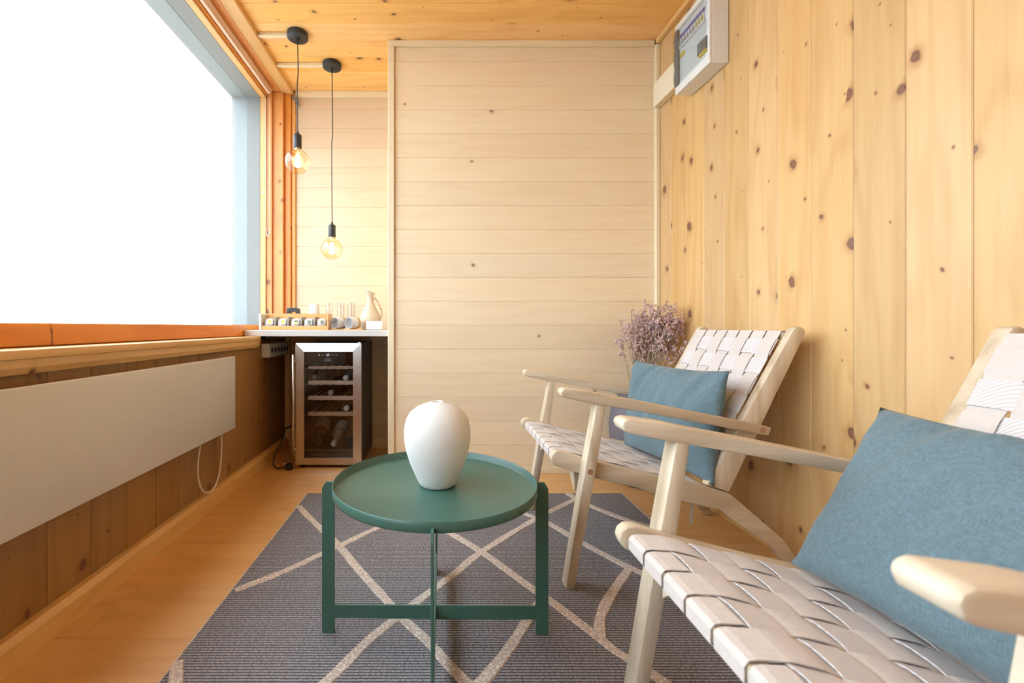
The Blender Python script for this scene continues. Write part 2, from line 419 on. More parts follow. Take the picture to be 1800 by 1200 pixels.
struct(prism('trim_2', [(-.995, .668), (-.976, .668), (-.968, .684), (-.968, .7035), (-.995, .7035)], 'Y', YB, 2.40, M['trim_y']), 'pine moulding below the sill cap')
struct(box('trim_3', (-1.0, YB, 2.272), (-.932, 2.852, 2.2995), M['trim_y'], None, .003), 'light pine ceiling batten along the window')
struct(box('trim_4', (-.984, 2.825, .7615), (-.945, 2.8555, 2.271), M['orange'], None, .003), 'orange corner post of the niche')
struct(box('trim_5', (-.9445, 2.84, .7615), (-.921, 2.8555, 2.271), wood('corner_strip', (.78, .42, .15), (.62, .30, .09), 0, axis='Z'), None, .003), 'slim pine corner strip in the niche')
struct(box('trim_6', (-.9205, 2.842, 2.262), (XP - .001, 2.8555, 2.2995), M['pale_trim'], None, .002), 'pale strip at the top of the niche')
struct(box('trim_7', (-.985, 2.835, .02), (-.955, 2.8555, .727), M['pale_trim'], None, .002), 'pale corner strip under the counter')
struct(prism('baseboard_left', [(-.9945, 0), (-.963, 0), (-.963, .055), (-.975, .07), (-.9945, .07)], 'Y', YB, YN - .001, M['trim_y']), 'pine baseboard on the left')
PTm = wood('pale_trim_upright', (.82, .68, .46), (.72, .55, .34), 0, axis='Z', ring=.3, tone=.05)
struct(box('trim_8', (XP - .002, YP - .014, 0), (XP + .031, YP - .0005, 2.268), PTm, None, .002), 'pale upright trim on the free edge of the partition')
struct(box('trim_9', (XP - .002, YP - .016, 2.2685), (XR - .025, YP - .0005, 2.2995), M['pale_trim'], None, .002), 'pale trim along the top of the partition')
struct(box('trim_10', (XR - .024, YP - .024, 0), (XR - .0005, YP - .0005, 2.2745), PTm, None, .003), 'pale corner trim beside the pine wall')
struct(box('trim_11', (XR - .026, YB, 2.275), (XR - .0005, YP - .0255, 2.2995), M['trim_y'], None, .003), 'pine cornice on the right wall')
struct(box('baseboard_partition', (XP + .032, YP - .012, 0), (XR - .025, YP - .0005, .032), M['pale_trim'], None, .002), 'pale baseboard of the partition')
struct(box('baseboard_niche', (-.954, YN - .012, 0), (XP - .001, YN - .0005, .06), M['pale_trim'], None, .002), 'pale baseboard of the niche')
struct(box('baseboard_right', (XR - .012, YB, 0), (XR - .0005, YP - .025, .03), M['trim_y'], None, .002), 'pine baseboard of the right wall')
# corner bracket
br = thing('angle_bracket', 'small grey metal angle bracket in the upper corner of the niche', 'bracket', (-.93, 2.83, 2.2))
prism('plate', [(-.945, 2.262), (-.90, 2.195), (-.893, 2.195), (-.893, 2.215), (-.925, 2.262)], 'Y', 2.832, 2.838, M['darkgrey'], br); settle(br)

# roller blind
bl = thing('roller_blind', 'rolled-up peach blind under the window head', 'blind', (-1.05, 1, 2.25))
vs, fs = tube_data([(-1.05, YB + .2, 2.252), (-1.05, 2.745, 2.252)], .0185, 16); mesh_obj('rolled_fabric', vs, fs, M['blind'], bl, True)
box('bottom_bar', (-1.058, YB + .2, 2.2275), (-1.042, 2.74, 2.2335), M['blind'], bl)
for x in (-1.075, -1.052):
    tube('pull_cord', [(x, 2.752, 2.235), (x, 2.754, 1.4)], .0018, M['cord_white'], bl, 6)
tube('cord_loop', catmull([(-1.075, 2.754, 1.4), (-1.071, 2.754, 1.36), (-1.064, 2.754, 1.345), (-1.056, 2.754, 1.36), (-1.052, 2.754, 1.4)]), .0018, M['cord_white'], bl, 6)
settle(bl)

# ---------------------------------------------------------------- wall heater and its cord
ht = thing('panel_heater', 'long flat white panel heater hung under the window', 'heater', (-.95, 1.3, .3))
box('front_panel', (-.948, .45, .315), (-.930, 2.025, .644), M['heater'], ht, .004, 2)
box('back_box', (-.975, .55, .34), (-.9485, 1.93, .62), M['heater'], ht)
for yy in (.75, 1.7): box('wall_bracket', (-.9945, yy, .40), (-.9755, yy + .04, .58), M['steel'], ht)
settle(ht)
tag(tube('heater_cord', catmull([(-.962, 1.955, .345), (-.966, 1.965, .24), (-.968, 1.95, .13), (-.968, 1.88, .075), (-.968, 1.80, .12), (-.968, 1.775, .22), (-.963, 1.80, .345)]), .0038, M['cord_white']), 'white cord looping below the panel heater', 'cord')

# ---------------------------------------------------------------- pendant lamps
def pendant(x, y, zb, label, x_race):
    t = thing('pendant_lamp', label, 'lamp', (x, y, zb), 'bare-bulb pendant lamps by the niche')
    lathe('canopy', [(.050, 2.272), (.053, 2.275), (.053, 2.2985)], M['black'], t, 36, (x, y, 0))
    lathe('strain_relief', [(.006, 2.252), (.008, 2.256), (.009, 2.2715)], M['black'], t, 14, (x, y, 0))
    top = zb + .150
    tube('cord', catmull([(x, y, 2.252), (x + .003, y, 1.9 if zb < 1.4 else 2.1), (x - .002, y, (2.25 + top) / 2), (x, y, top)], 6), .0028, M['black'], t, 8)
    lathe('socket', [(.019, zb + .068), (.021, zb + .070), (.021, zb + .134), (.018, zb + .139), (.008, zb + .141), (.006, zb + .155)], M['black'], t, 24, (x, y, 0))
    R = .0625; pr = [(.001, -R)] + [(R * math.sin(a), -R * math.cos(a)) for a in [i * math.pi / 20 for i in range(1, 17)]]
    pr = [p for p in pr if not (p[1] > 0 and p[0] < .02)] + [(.0185, .062), (.017, .072)]
    b = lathe('bulb', pr, M['bulbglass'], t, 32, (x, y, zb), True)
    lathe('bulb_cap', [(.015, zb + .060), (.0155, zb + .068)], M['steel'], b, 20, (x, y, 0))
    for k in range(6):
        a = k * math.pi / 3; dx, dy = math.cos(a), math.sin(a)
        tube('filament', [(x + dx * .006, y + dy * .006, zb + .036), (x + dx * .014, y + dy * .014, zb - .026)], .0022, M['filament'], b, 6)
    tube('glass_stem', [(x, y, zb + .06), (x, y, zb + .0)], .0035, M['glass'], b, 8)
    settle(t)
    l = bpy.data.lights.new('bulb_light', 'POINT'); l.energy = 0.7; l.color = (1, .62, .36); l.shadow_soft_size = .035
    lo = bpy.data.objects.new('bulb_light', l); C.objects.link(lo); lo.location = (x, y, zb)
pendant(-.728, 2.285, 1.635, 'black-corded pendant with clear globe bulb hanging higher, beside the window', 0)
pendant(-.612, 2.546, 1.228, 'black-corded pendant with clear globe bulb hanging low above the counter', 0)
for k, (x, y) in enumerate(((-.728, 2.285), (-.612, 2.546))):
    tag(box('cable_cover', (-.931, y - .012, 2.281), (x - .050, y + .012, 2.2993), M['pale_trim'], None, .002),
        ('short' if k == 0 else 'long') + ' pale cable cover on the ceiling feeding the ' + ('higher' if k == 0 else 'lower') + ' pendant', 'cable cover', 'ceiling cable covers')

# ---------------------------------------------------------------- fuse box on the right wall
fb = thing('fuse_box', 'white fuse box with tinted door high on the pine wall', 'fuse box', (1.135, 1.91, 1.846))
fy0, fy1, fz0, fz1, fx = 1.78, 2.035, 1.846, 2.16, 1.095
prism('body', [(XR - .0006, fz0), (XR - .0006, fz1), (fx + .012, fz1), (fx + .012, fz0 + .0)], 'Y', fy0, fy1, M['white_plastic'], fb, .003)
for lo, hi in (((fx, fy0, fz0), (fx + .0118, fy1, fz0 + .036)), ((fx, fy0, fz1 - .03), (fx + .0118, fy1, fz1)),
               ((fx, fy0, fz0 + .0365), (fx + .0118, fy0 + .014, fz1 - .0305)), ((fx, fy1 - .014, fz0 + .0365), (fx + .0118, fy1, fz1 - .0305))):
    box('front_frame', lo, hi, M['white_plastic'], fb, .002)
box('inner_plate', (fx + .006, fy0 + .0145, fz0 + .037), (fx + .0115, fy1 - .0145, fz1 - .031), plain('pale_grey_plate', (.78, .79, .79), .5), fb)
nb = 9
for k in range(nb):
    ya = fy1 - .03 - k * .021
    bk = box('breaker', (fx + .001, ya - .019, fz0 + .19), (fx + .0058, ya, fz0 + .235), M['white_plastic'], fb, .001)
    box('toggle', (fx - .003, ya - .013, fz0 + .205), (fx + .0008, ya - .006, fz0 + .222), M['yellow'] if k > 5 else M['grey'], bk)
    box('label_mark', (fx + .0045, ya - .018, fz0 + .24), (fx + .0058, ya - .002, fz0 + .256), M['blue'], fb)
box('main_switch', (fx, fy0 + .02, fz0 + .075), (fx + .0058, fy0 + .085, fz0 + .125), M['darkgrey'], fb, .001)
box('main_switch_label', (fx - .001, fy0 + .022, fz0 + .06), (fx + .0058, fy0 + .07, fz0 + .074), M['yellow'], fb)
box('yellow_strip', (fx + .004, fy1 - .07, fz0 + .15), (fx + .0058, fy1 - .03, fz0 + .17), M['yellow'], fb)
pts = []
for i in range(25):
    zz = fz0 + .034 + (fz1 - fz0 - .062) * i / 24; pts.append((fy1 - .004 + .007 * abs(math.sin(i / 24 * math.pi * 3)), zz))
for i in range(25):
    zz = fz1 - .028 - (fz1 - fz0 - .062) * i / 24; pts.append((fy0 + .013 - .007 * math.sin(i / 24 * math.pi * 3) ** 2, zz))
gp = [(p[0], p[1]) for p in pts[:25]] + [(fy1 - .030, p[1]) for p in pts[:25]][::-1]
prism('door_grip', gp, 'X', fx - .0054, fx - .0005, M['darkgrey'], fb)
prism('tinted_door', pts, 'X', fx - .009, fx - .0055, M['doorpane'], fb)
settle(fb)
tag(box('cable_trunking', (1.135, 2.0355, 1.933), (XR - .0006, YP - .026, 2.058), wood('cream_trunking', (.85, .75, .56), (.80, .68, .47), 0, axis='Y', ring=.2), None, .003),
    'cream cable trunking between the fuse box and the partition', 'trunking')

# ---------------------------------------------------------------- counter and what is under it
tag(box('counter_shelf', (-1.056, 2.40, .7275), (XP - .0025, YN - .0005, .7605), M['counter'], None, .002), 'pale counter shelf spanning the niche above the wine fridge', 'counter')
st = thing('socket_strip', 'white socket strip on the low wall under the counter', 'socket strip', (-.97, 2.62, .6))
box('housing', (-.9945, 2.48, .606), (-.948, 2.80, .684), M['white_plastic'], st, .003)
for k in range(6):
    yy = 2.515 + k * .05; s = []
    lathe_o = lathe('socket_hole', [(.018, 0), (.018, .002)], M['grey'], st, 20)
    lathe_o.data.transform(Matrix.Translation((-.9479, yy, .645)) @ Matrix.Rotation(math.pi / 2, 4, 'Y'))
    h = lathe('socket_well', [(.014, 0), (.014, .002)], M['rubber'], lathe_o, 16)
    h.data.transform(Matrix.Translation((-.9462, yy, .645)) @ Matrix.Rotation(math.pi / 2, 4, 'Y'))
settle(st)

FX0, FX1, FY, FZ1 = -.786, -.423, 2.428, .689
fr = thing('wine_fridge', 'steel-framed wine fridge with dark glass door under the counter', 'fridge', (-.6, 2.64, 0))
for lo, hi in (((FX0, FY + .024, .018), (FX0 + .02, 2.835, FZ1)), ((FX1 - .02, FY + .024, .018), (FX1, 2.835, FZ1)),
               ((FX0 + .0205, FY + .024, FZ1 - .02), (FX1 - .0205, 2.835, FZ1)), ((FX0 + .0205, FY + .024, .018), (FX1 - .0205, 2.835, .075)),
               ((FX0 + .0205, 2.815, .0755), (FX1 - .0205, 2.835, FZ1 - .0205))):
    box('cabinet_panel', lo, hi, M['darkwall'], fr, .001)
for x in (FX0 + .03, FX1 - .03):
    for yy in (2.47, 2.80): lathe('foot', [(.014, 0), (.014, .0178)], M['black'], fr, 14, (x, yy, 0))
gx0, gx1, gz0, gz1 = FX0 + .046, FX1 - .046, .056, FZ1 - .047
door = box('door_glass', (gx0, FY + .009, gz0), (gx1, FY + .013, gz1), M['fridgeglass'], fr)
def mitre(name, q):
    A = [(p[0], FY + p[2], p[1]) for p in q]; B = [(p[0], FY + .0225, p[1]) for p in q]
    mesh_obj(name, A + B, [(0, 1, 2, 3), (7, 6, 5, 4), (0, 4, 5, 1), (1, 5, 6, 2), (2, 6, 7, 3), (3, 7, 4, 0)], M['steel'], door)
e = .0004
mitre('door_frame', [(FX0, .02, 0), (FX0, FZ1, 0), (gx0, gz1 - e, .004), (gx0, gz0 + e, .004)])
mitre('door_frame', [(FX0 + e, FZ1, .005), (FX1 - e, FZ1, .005), (gx1 - e, gz1, .0), (gx0 + e, gz1, .0)])
mitre('door_frame', [(FX1, FZ1, 0), (FX1, .02, 0), (gx1, gz0 + e, .004), (gx1, gz1 - e, .004)])
mitre('door_frame', [(FX1 - e, .02, 0), (FX0 + e, .02, 0), (gx0 + e, gz0, .004), (gx1 - e, gz0, .004)])
hx = FX0 - .003
tube('handle', [(hx, FY - .028, .075), (hx, FY - .028, .628)], .0065, M['steel'], door, 12)
for zz in (.11, .59): tube('handle_post', [(hx + .004, FY - .028, zz), (hx + .006, FY + .002, zz)], .004, M['steel'], door, 8)
box('hinge_cap', (FX1 - .02, FY + .003, FZ1 + .0005), (FX1 - .006, FY + .02, FZ1 + .006), M['foil'], door)
# control strip behind the glass
cs_ = box('control_panel', (gx0 + .002, FY + .0135, .5685), (gx1 - .002, FY + .020, gz1 - .001), M['blackgloss'], fr)
cx, cz, cy = (gx0 + gx1) / 2 - .005, .617, FY + .0128
def icon(x, z, wx, wz): box('display_icon', (x, cy, z), (x + wx, cy + .0005, z + wz), M['icon'], cs_)
for d in (0, 1):                                   # two seven-segment digits reading 88
    X0 = cx - .009 + d * .010
    for zz in (0, .006, .012): icon(X0, cz + zz, .007, .0014)
    for xx in (0, .0058):
        for zz in (.0012, .0072): icon(X0 + xx, cz + zz, .0013, .005)
icon(cx - .052, cz + .005, .006, .004); icon(cx - .050, cz + .003, .002, .008)
for k in range(3): icon(cx - .034 + k * .0035, cz + .004 + (k % 2) * .002, .003, .0015)
icon(cx + .022, cz + .006, .009, .0015)
for k in range(4): icon(cx + .042 + k * .0028, cz + .004 + abs(k - 1.5) * .002, .0026, .0016)
icon(cx - .018, cz - .016, .034, .0012); icon(cx - .022, cz - .026, .040, .0010)
shelf_z = [.545, .457, .372, .284]
for zz, hh in zip(shelf_z, (.016, .022, .022, .022)):
    s_ = box('shelf_front', (gx0 + .018, FY + .026, zz), (gx1 - .002, FY + .036, zz + hh), wood('shelf_beech', (.74, .54, .38), (.64, .44, .29), 0, ring=.3) if zz == .545 else bpy.data.materials['shelf_beech'], fr, .001)
    for k in range(7):
        xx = FX0 + .04 + k * .046; box('shelf_wire', (xx, FY + .0365, zz - .006), (xx + .004, 2.812, zz - .002), M['steel'], s_)
box('bottom_edge', (gx0 + .006, FY + .026, .092), (gx1 - .002, FY + .030, .095), M['steel'], fr)
settle(fr)
# bottles inside
def bottle(tip, base, glass, label_mat, cap, label, r=.037, band=False):
    tip, base = Vector(tip), Vector(base); L = (tip - base).length
    t = thing('wine_bottle', label, 'bottle', base)
    rot = Vector((0, 0, 1)).rotation_difference(tip - base).to_matrix().to_4x4()
    mt = Matrix.Translation(base) @ rot
    q = [(r * .9, 0), (r, .006), (r, L * .58), (r * .85, L * .66), (r * .45, L * .74), (.0145, L * .79), (.0140, L - .03)]
    o = [lathe('glass_body', q, glass, t, 24), lathe('cap', [(.0152, L - .0298), (.0158, L - .004), (.0135, L)], cap, t, 20)]
    if label_mat: o.append(lathe('label', [(r + .0008, L * .16), (r + .0008, L * .50)], label_mat, t, 24))
    if band: o.append(lathe('label_band', [(r + .0012, L * .505), (r + .0012, L * .54)], M['gold'], t, 24))
    for b in o: b.data.transform(mt)
    settle(t)
bottle((-.672, 2.475, .128), (-.700, 2.73, .212), M['bottle_dark'], M['paper'], M['black'], 'dark wine bottle with cream label and gold band lying on the fridge floor', band=True)
bottle((-.588, 2.475, .120), (-.580, 2.75, .185), M['bottle_clear'], M['paper'], M['foil'], 'wine bottle with plain white label lying on the fridge floor')
bottle((-.604, 2.475, .409), (-.604, 2.76, .409), M['bottle_dark'], None, M['foil'], 'wine bottle with silver foil neck on the third fridge shelf from the top')
bottle((-.516, 2.475, .321), (-.516, 2.76, .321), M['bottle_dark'], None, M['white_plastic'], 'wine bottle with white cap on the lowest fridge shelf')
bottle((-.520, 2.475, .492), (-.499, 2.755, .499), M['bottle_blue'], None, M['paper'], 'pale blue bottle with white cap on the second fridge shelf from the top')
bottle((-.695, 2.475, .494), (-.695, 2.76, .494), M['bottle_dark'], None, M['darkgrey'], 'wine bottle with dark cap on the second fridge shelf from the top')
# fridge mains cord
pc = thing('fridge_cord', 'black mains cord and plug on the floor beside the wine fridge', 'cord', (-.83, 2.42, 0))
tube('cable', catmull([(-.80, 2.52, .22), (-.825, 2.50, .218), (-.862, 2.49, .20), (-.872, 2.47, .14), (-.90, 2.44, .08), (-.905, 2.42, .03), (-.88, 2.405, .008), (-.85, 2.405, .012), (-.83, 2.405, .02)], 8), .0045, M['black'], pc, 8)
pl = box('plug', (-.83, 2.388, .0005), (-.795, 2.425, .034), M['black'], pc, .007, 2)
for dy in (-.007, .007): tube('pin', [(-.829, 2.405 + dy, .030), (-.846, 2.403 + dy, .036)], .0022, M['steel'], pl, 6)
settle(pc)

# ---------------------------------------------------------------- things on the counter
ZT = .7607
tb = thing('tea_box', 'open bamboo box with five compartments standing on the counter', 'box', (-.80, 2.50, ZT))
bx0, bx1, by0, by1, bh = -.985, -.612, 2.455, 2.545, .092
box('side_panel', (bx0 - .012, by0 - .002, ZT), (bx0, by1, ZT + bh), M['paper'], tb, .001)
box('side_panel', (bx1 - .006, by0, ZT), (bx1, by1, ZT + bh), M['bamboo'], tb, .001)
box('floor_panel', (bx0 + .0005, by0 + .0065, ZT), (bx1 - .0065, by1 - .0065, ZT + .005), M['bamboo'], tb)
box('back_panel', (bx0 + .0005, by1 - .006, ZT), (bx1 - .0065, by1, ZT + bh - .001), M['bamboo'], tb)
box('front_rail', (bx0 + .0005, by0, ZT), (bx1 - .0065, by0 + .006, ZT + .024), M['bamboo'], tb, .001)
box('top_rail', (bx0 + .0005, by0, ZT + bh - .005), (bx1 - .0065, by0 + .006, ZT + bh), M['bamboo'], tb, .001)
cw_ = (bx1 - bx0 - .007) / 5
for k in range(1, 5):
    box('divider', (bx0 + k * cw_ - .002, by0 + .008, ZT + .0055), (bx0 + k * cw_ + .002, by1 - .0065, ZT + .075), M['grey'], tb)
settle(tb)
prints = [('yellow', 'round yellow print'), ('yellow', 'pale yellow print'), ('yellow', 'yellow print below a dark line'), ('greenprint', 'dark green print'), ('greenprint', 'dark print')]
for k in range(5):
    xc = bx0 + cw_ * (k + .5); yc = by0 + .040; zb = ZT + .0058
    where = ['in the compartment next to the white end board', 'in the second compartment from the white end board', 'in the middle compartment', 'in the fourth compartment from the white end board', 'in the compartment furthest from the white end board'][k]
    t = thing('tea_pouch', 'white tea pouch with ' + prints[k][1] + ' ' + where, 'pouch', (xc, yc, zb), 'tea pouches in the bamboo box')
    bm = bmesh.new(); bmesh.ops.create_uvsphere(bm, u_segments=18, v_segments=12, radius=1)
    for v in bm.verts:
        p = v.co; s = lambda a, q: math.copysign(abs(a) ** q, a)
        v.co = Vector((xc + s(p.x, .6) * .028 + .003 * s(p.z, 1), yc + s(p.y, .7) * .026, zb + .0302 + s(p.z, .55) * .030))
    bm_obj('pouch_body', bm, M['pouch'], t, True)
    xl = xc + .008
    box('sticker', (xl - .016, yc - .0285, zb + .026), (xl + .016, yc - .0265, zb + .056), M['paper'], t, .0009)
    m_ = M[prints[k][0]]
    if k < 2: lathe('print', [(.009, 0), (.009, .0006)], m_, t, 16).data.transform(Matrix.Translation((xl, yc - .0286, zb + .042)) @ Matrix.Rotation(math.pi / 2, 4, 'X'))
    else:
        for dz, m2 in ((.044, M['greenprint']), (.034, m_)):
            box('print', (xl - .010, yc - .0292, zb + dz - .0035), (xl + .010, yc - .0286, zb + dz + .0035), m2, t)
    settle(t)
# black arched holder behind the box
ar = [(-.896 + .0, 0), (-.905, .004), (-.893, .125), (-.886, .131), (-.838, .131), (-.831, .125), (-.815, .004), (-.822, 0)]
ah = [( -.842 + .028 * math.cos(a) - .018, .082 + .030 * math.sin(a)) for a in [math.pi * i / 10 for i in range(11)]]
ol = [(-.905, ZT), (-.893, ZT + .125), (-.886, ZT + .131), (-.838, ZT + .131), (-.831, ZT + .125), (-.815, ZT)] + [(-.832, ZT)] + [(p[0], ZT + p[1]) for p in ah] + [(-.888, ZT)]
tag(prism('arched_stand', ol, 'Y', 2.60, 2.66, M['black'], None, .002), 'black arched stand behind the bamboo box', 'stand')
tag(lathe('paper_cup', [(.036, 0), (.0375, .001), (.0375, .004), (.036, .005), (.0275, .150), (.026, .152), (.022, .150)], M['white_plastic'], None, 32, (-.735, 2.62, ZT)), 'white tapered cup turned upside down behind the bamboo box', 'cup')
for k, x in enumerate((-.655, -.587, -.522)):
    o = lathe('tall_glass', [(.0205, 0), (.0215, .002), (.0225, .164), (.0215, .165), (.0205, .162), (.0195, .010), (.002, .009)], M['glass'], None, 28, (x, 2.66, ZT), True)
    tag(o, ['tall clear glass standing next to the white upturned cup', 'tall clear glass in the middle of three', 'tall clear glass standing nearest the carafe'][k], 'glass', 'tall glasses on the counter')
for k, (x0, x1, y0) in enumerate(((-.612, -.535, 2.47), (-.532, -.418, 2.462))):
    tag(box('coaster', (x0, y0, ZT), (x1, y0 + .085, ZT + .006), M['bamboo'], None, .002, 2), ['small', 'larger'][k] + ' thin wooden coaster under a lying white mug ' + ['near the bamboo box', 'near the carafe'][k], 'coaster', 'wooden coasters on the counter')
def lying_mug(x, y, rz, label):
    t = thing('mug', label, 'mug', (x, y, ZT + .0062), 'mugs lying on coasters')
    R = .033
    a = lathe('mug_body', [(.002, .044), (R * .86, .042), (R * .90, .003), (R * .95, 0), (R, .002), (R, .050)], M['greyglaze'], t, 32, (0, 0, 0), False)
    b = lathe('mug_base', [(R * .985, .0503), (R * .95, .072), (R * .80, .078)], M['tan'], t, 32)
    mt = Matrix.Translation((x, y, ZT + .0066 + R)) @ Matrix.Rotation(rz, 4, 'Z') @ Matrix.Rotation(-math.pi / 2, 4, 'X')
    for o in (a, b): o.data.transform(mt)
    settle(t)
lying_mug(-.583, 2.475, -.55, 'white mug lying on the small coaster with its mouth to the room')
lying_mug(-.503, 2.468, -.55, 'white mug lying on the larger coaster with its mouth to the room')
# carafe
cf = thing('carafe', 'cream ceramic carafe with flared slanted mouth and wrapped handle', 'carafe', (-.402, 2.62, ZT))
pr = [(.045, 0), (.052, .004), (.062, .03), (.064, .055), (.058, .085), (.044, .115), (.028, .145), (.020, .170), (.019, .190), (.024, .210), (.036, .232), (.033, .231), (.020, .208), (.014, .185), (.010, .12)]
o = lathe('vessel', pr, M['cream'], cf, 40, (-.402, 2.62, ZT), True)
for v in o.data.vertices:
    h = v.co.z - ZT
    if h > .19: v.co.z += (h - .19) / .042 * (-(v.co.x + .402)) * .42; v.co.x -= (h - .19) * .12
hp = catmull([(-.386, 2.612, ZT + .195), (-.366, 2.605, ZT + .178), (-.345, 2.60, ZT + .14), (-.333, 2.60, ZT + .10), (-.340, 2.602, ZT + .072), (-.355, 2.606, ZT + .06)], 6)
h_ = tube('handle', hp, .0065, M['tan'], cf, 10)
for i in range(4, len(hp) - 3, 3):
    d = (hp[i + 1] - hp[i - 1]).normalized(); tube('wrap', [hp[i] - d * .004, hp[i] + d * .004], .0078, M['cream'], h_, 10)
settle(cf)
wd_ = thing('white_dispenser', 'small white rounded block on the counter in front of the carafe', 'dispenser', (-.35, 2.47, ZT))
box('block', (-.400, 2.45, ZT + .002), (-.311, 2.50, ZT + .050), M['white_plastic'], wd_, .007, 3)
box('base_foot', (-.385, 2.455, ZT), (-.330, 2.495, ZT + .0025), M['grey'], wd_)
box('top_slot', (-.385, 2.466, ZT + .0498), (-.325, 2.484, ZT + .0510), M['grey'], wd_); settle(wd_)

# ---------------------------------------------------------------- rug
RT = .006
rg = thing('rug', 'grey flatwoven rug with cream winding lines under the green table', 'rug', (.12, 1, 0))
bm = bmesh.new()
nx, ny = 30, 50; X0, X1, Y0, Y1 = -.605, .852, -.30, 2.045
grid = [[bm.verts.new((X0 + (X1 - X0) * i / nx, Y0 + (Y1 - Y0) * j / ny, RT)) for i in range(nx + 1)] for j in range(ny + 1)]
for j in range(ny):
    for i in range(nx): bm.faces.new((grid[j][i], grid[j][i + 1], grid[j + 1][i + 1], grid[j + 1][i]))
ex = bmesh.ops.extrude_face_region(bm, geom=bm.faces[:]); 
for v in [g for g in ex['geom'] if isinstance(g, bmesh.types.BMVert)]: v.co.z = .0004
bm_obj('weave', bm, M['rug'], rg)
for a, b_ in (((X0 - .004, Y0), (X0 - .0002, Y1)), ((X1 + .0002, Y0), (X1 + .004, Y1))):
    box('edge_binding', (a[0], a[1], .0004), (b_[0], b_[1], RT + .001), M['braid'], rg)
box('end_binding', (X0, Y1 + .0002, .0004), (X1, Y1 + .006, RT), plain('frayed_edge', (.22, .17, .12), .95), rg)
lines = [
    [(.0 - .648, 1.905), (-.53, 1.80), (-.452, 1.695), (-.348, 1.555), (-.252, 1.405), (-.141, 1.241), (-.1035, 1.181), (-.0281, 1.089), (.026, 1.0075), (.0595, .961), (.12, .87), (.20, .74), (.25, .58), (.22, .40), (.15, .22)],
    [(-.596, 1.294), (-.478, 1.405), (-.396, 1.504), (-.348, 1.558), (-.225, 1.708), (-.10, 1.84), (.0, 1.93), (.09, 2.043)],
    [(-.36, 2.043), (-.22, 1.90), (-.08, 1.77), (.03, 1.67), (.15, 1.515), (.284, 1.294), (.315, 1.249), (.399, 1.101), (.421, 1.057), (.46, 1.0075), (.486, .970), (.53, .90), (.62, .78), (.74, .66), (.85, .58)],
    [(.70, 2.043), (.615, 1.975), (.397, 1.778), (.15, 1.515), (.0555, 1.386), (-.0593, 1.241), (-.1035, 1.181), (-.171, 1.089), (-.238, .970), (-.32, .86), (-.43, .74), (-.53, .64), (-.603, .58)],
    [(.22, 2.0), (.344, 1.843), (.433, 1.737), (.515, 1.582), (.616, 1.416), (.72, 1.30), (.85, 1.19)],
    [(.616, 1.416), (.497, 1.270), (.433, 1.174), (.405, 1.101)],
    [(.300, 1.262), (.246, 1.181), (.176, 1.068), (.103, .970), (.06, .93), (-.04, .80), (-.12, .66), (-.15, .48), (-.1, .3)],
    [(-.604, 1.02), (-.585, .985), (-.56, .94), (-.50, .84), (-.43, .74)],
    [(.60, 2.043), (.66, 1.90), (.76, 1.76), (.85, 1.68)],
]
for li, L_ in enumerate(lines):
    P = catmull([(max(X0 + .002, min(X1 - .002, p[0])), min(p[1], Y1 - .001), 0) for p in L_], 6); vs, fs = [], []
    n_ = len(P)
    for i, p in enumerate(P):
        d = (P[min(i + 1, n_ - 1)] - P[max(i - 1, 0)]).normalized(); s = Vector((-d.y, d.x, 0))
        wv = .0148 * (1 + .18 * noise.noise(p * 14))
        for sx, zz in ((-1, RT - .001), (-.8, RT + .0014 + li * .00025), (.8, RT + .0014 + li * .00025), (1, RT - .001)):
            q = p + s * wv * sx; vs.append((max(X0, min(X1, q.x)), q.y, zz))
    for i in range(n_ - 1):
        for k in range(3): fs.append((i * 4 + k, i * 4 + k + 1, i * 4 + k + 5, i * 4 + k + 4))
    mesh_obj('woven_line', vs, fs, M['braid'], rg)
settle(rg)

# ---------------------------------------------------------------- coffee table and vase
tx, ty = -.008, 1.115
ct = thing('coffee_table', 'round sage green metal tray table on the rug', 'table', (tx, ty, RT))
TZ = .378
lathe('tray', [(.247, TZ - .004), (.2515, TZ - .003), (.2530, TZ), (.2530, .3965), (.2518, .3975), (.2505, .3965), (.2500, TZ + .002), (.2480, TZ), (.0005, TZ)], M['green'], ct, 96, (tx, ty, 0), True)
def uframe(rot, gap):
    w0, w1, zb, zt = .254, .286, .0425, .0765
    for s in (-1, 1):
        q = [(s * w0, RT + .002), (s * w1, RT + .002), (s * w1, .372), (s * (w1 - .010), .388), (s * w0, .388)]
        o = prism('leg', q, 'Y', -.003, .003, M['green'], ct, .0008); o.data.transform(Matrix.Translation((tx, ty, 0)) @ Matrix.Rotation(rot, 4, 'Z'))
        b = box('foot_pad', (min(s * w0, s * w1), -.0045, RT), (max(s * w0, s * w1), .0045, RT + .004), M['green'], o); b.data.transform(Matrix.Translation((tx, ty, 0)) @ Matrix.Rotation(rot, 4, 'Z'))
        o = box('crossbar', (s * w0 if s < 0 else gap, -.003, zb), (-gap if s < 0 else s * w0, .003, zt), M['green'], ct, .0008)
        o.data.transform(Matrix.Translation((tx, ty, 0)) @ Matrix.Rotation(rot, 4, 'Z'))
uframe(math.radians(-.6), .0031); uframe(math.radians(89.4), 0)
settle(ct)
vp = [(.036, 0), (.043, .002), (.0484, .010), (.0603, .036), (.0705, .060), (.0785, .085), (.0835, .110), (.0848, .128), (.0835, .148), (.0790, .167), (.0694, .184), (.0525, .197), (.036, .2045), (.022, .209), (.0165, .2115), (.0155, .2122), (.0135, .2115), (.012, .205), (.03, .19), (.001, .18)]
tag(lathe('vase', vp, M['ceramic'], None, 64, (tx + .006, ty + .008, TZ), True), 'white speckled egg-shaped ceramic vase on the green table', 'vase')

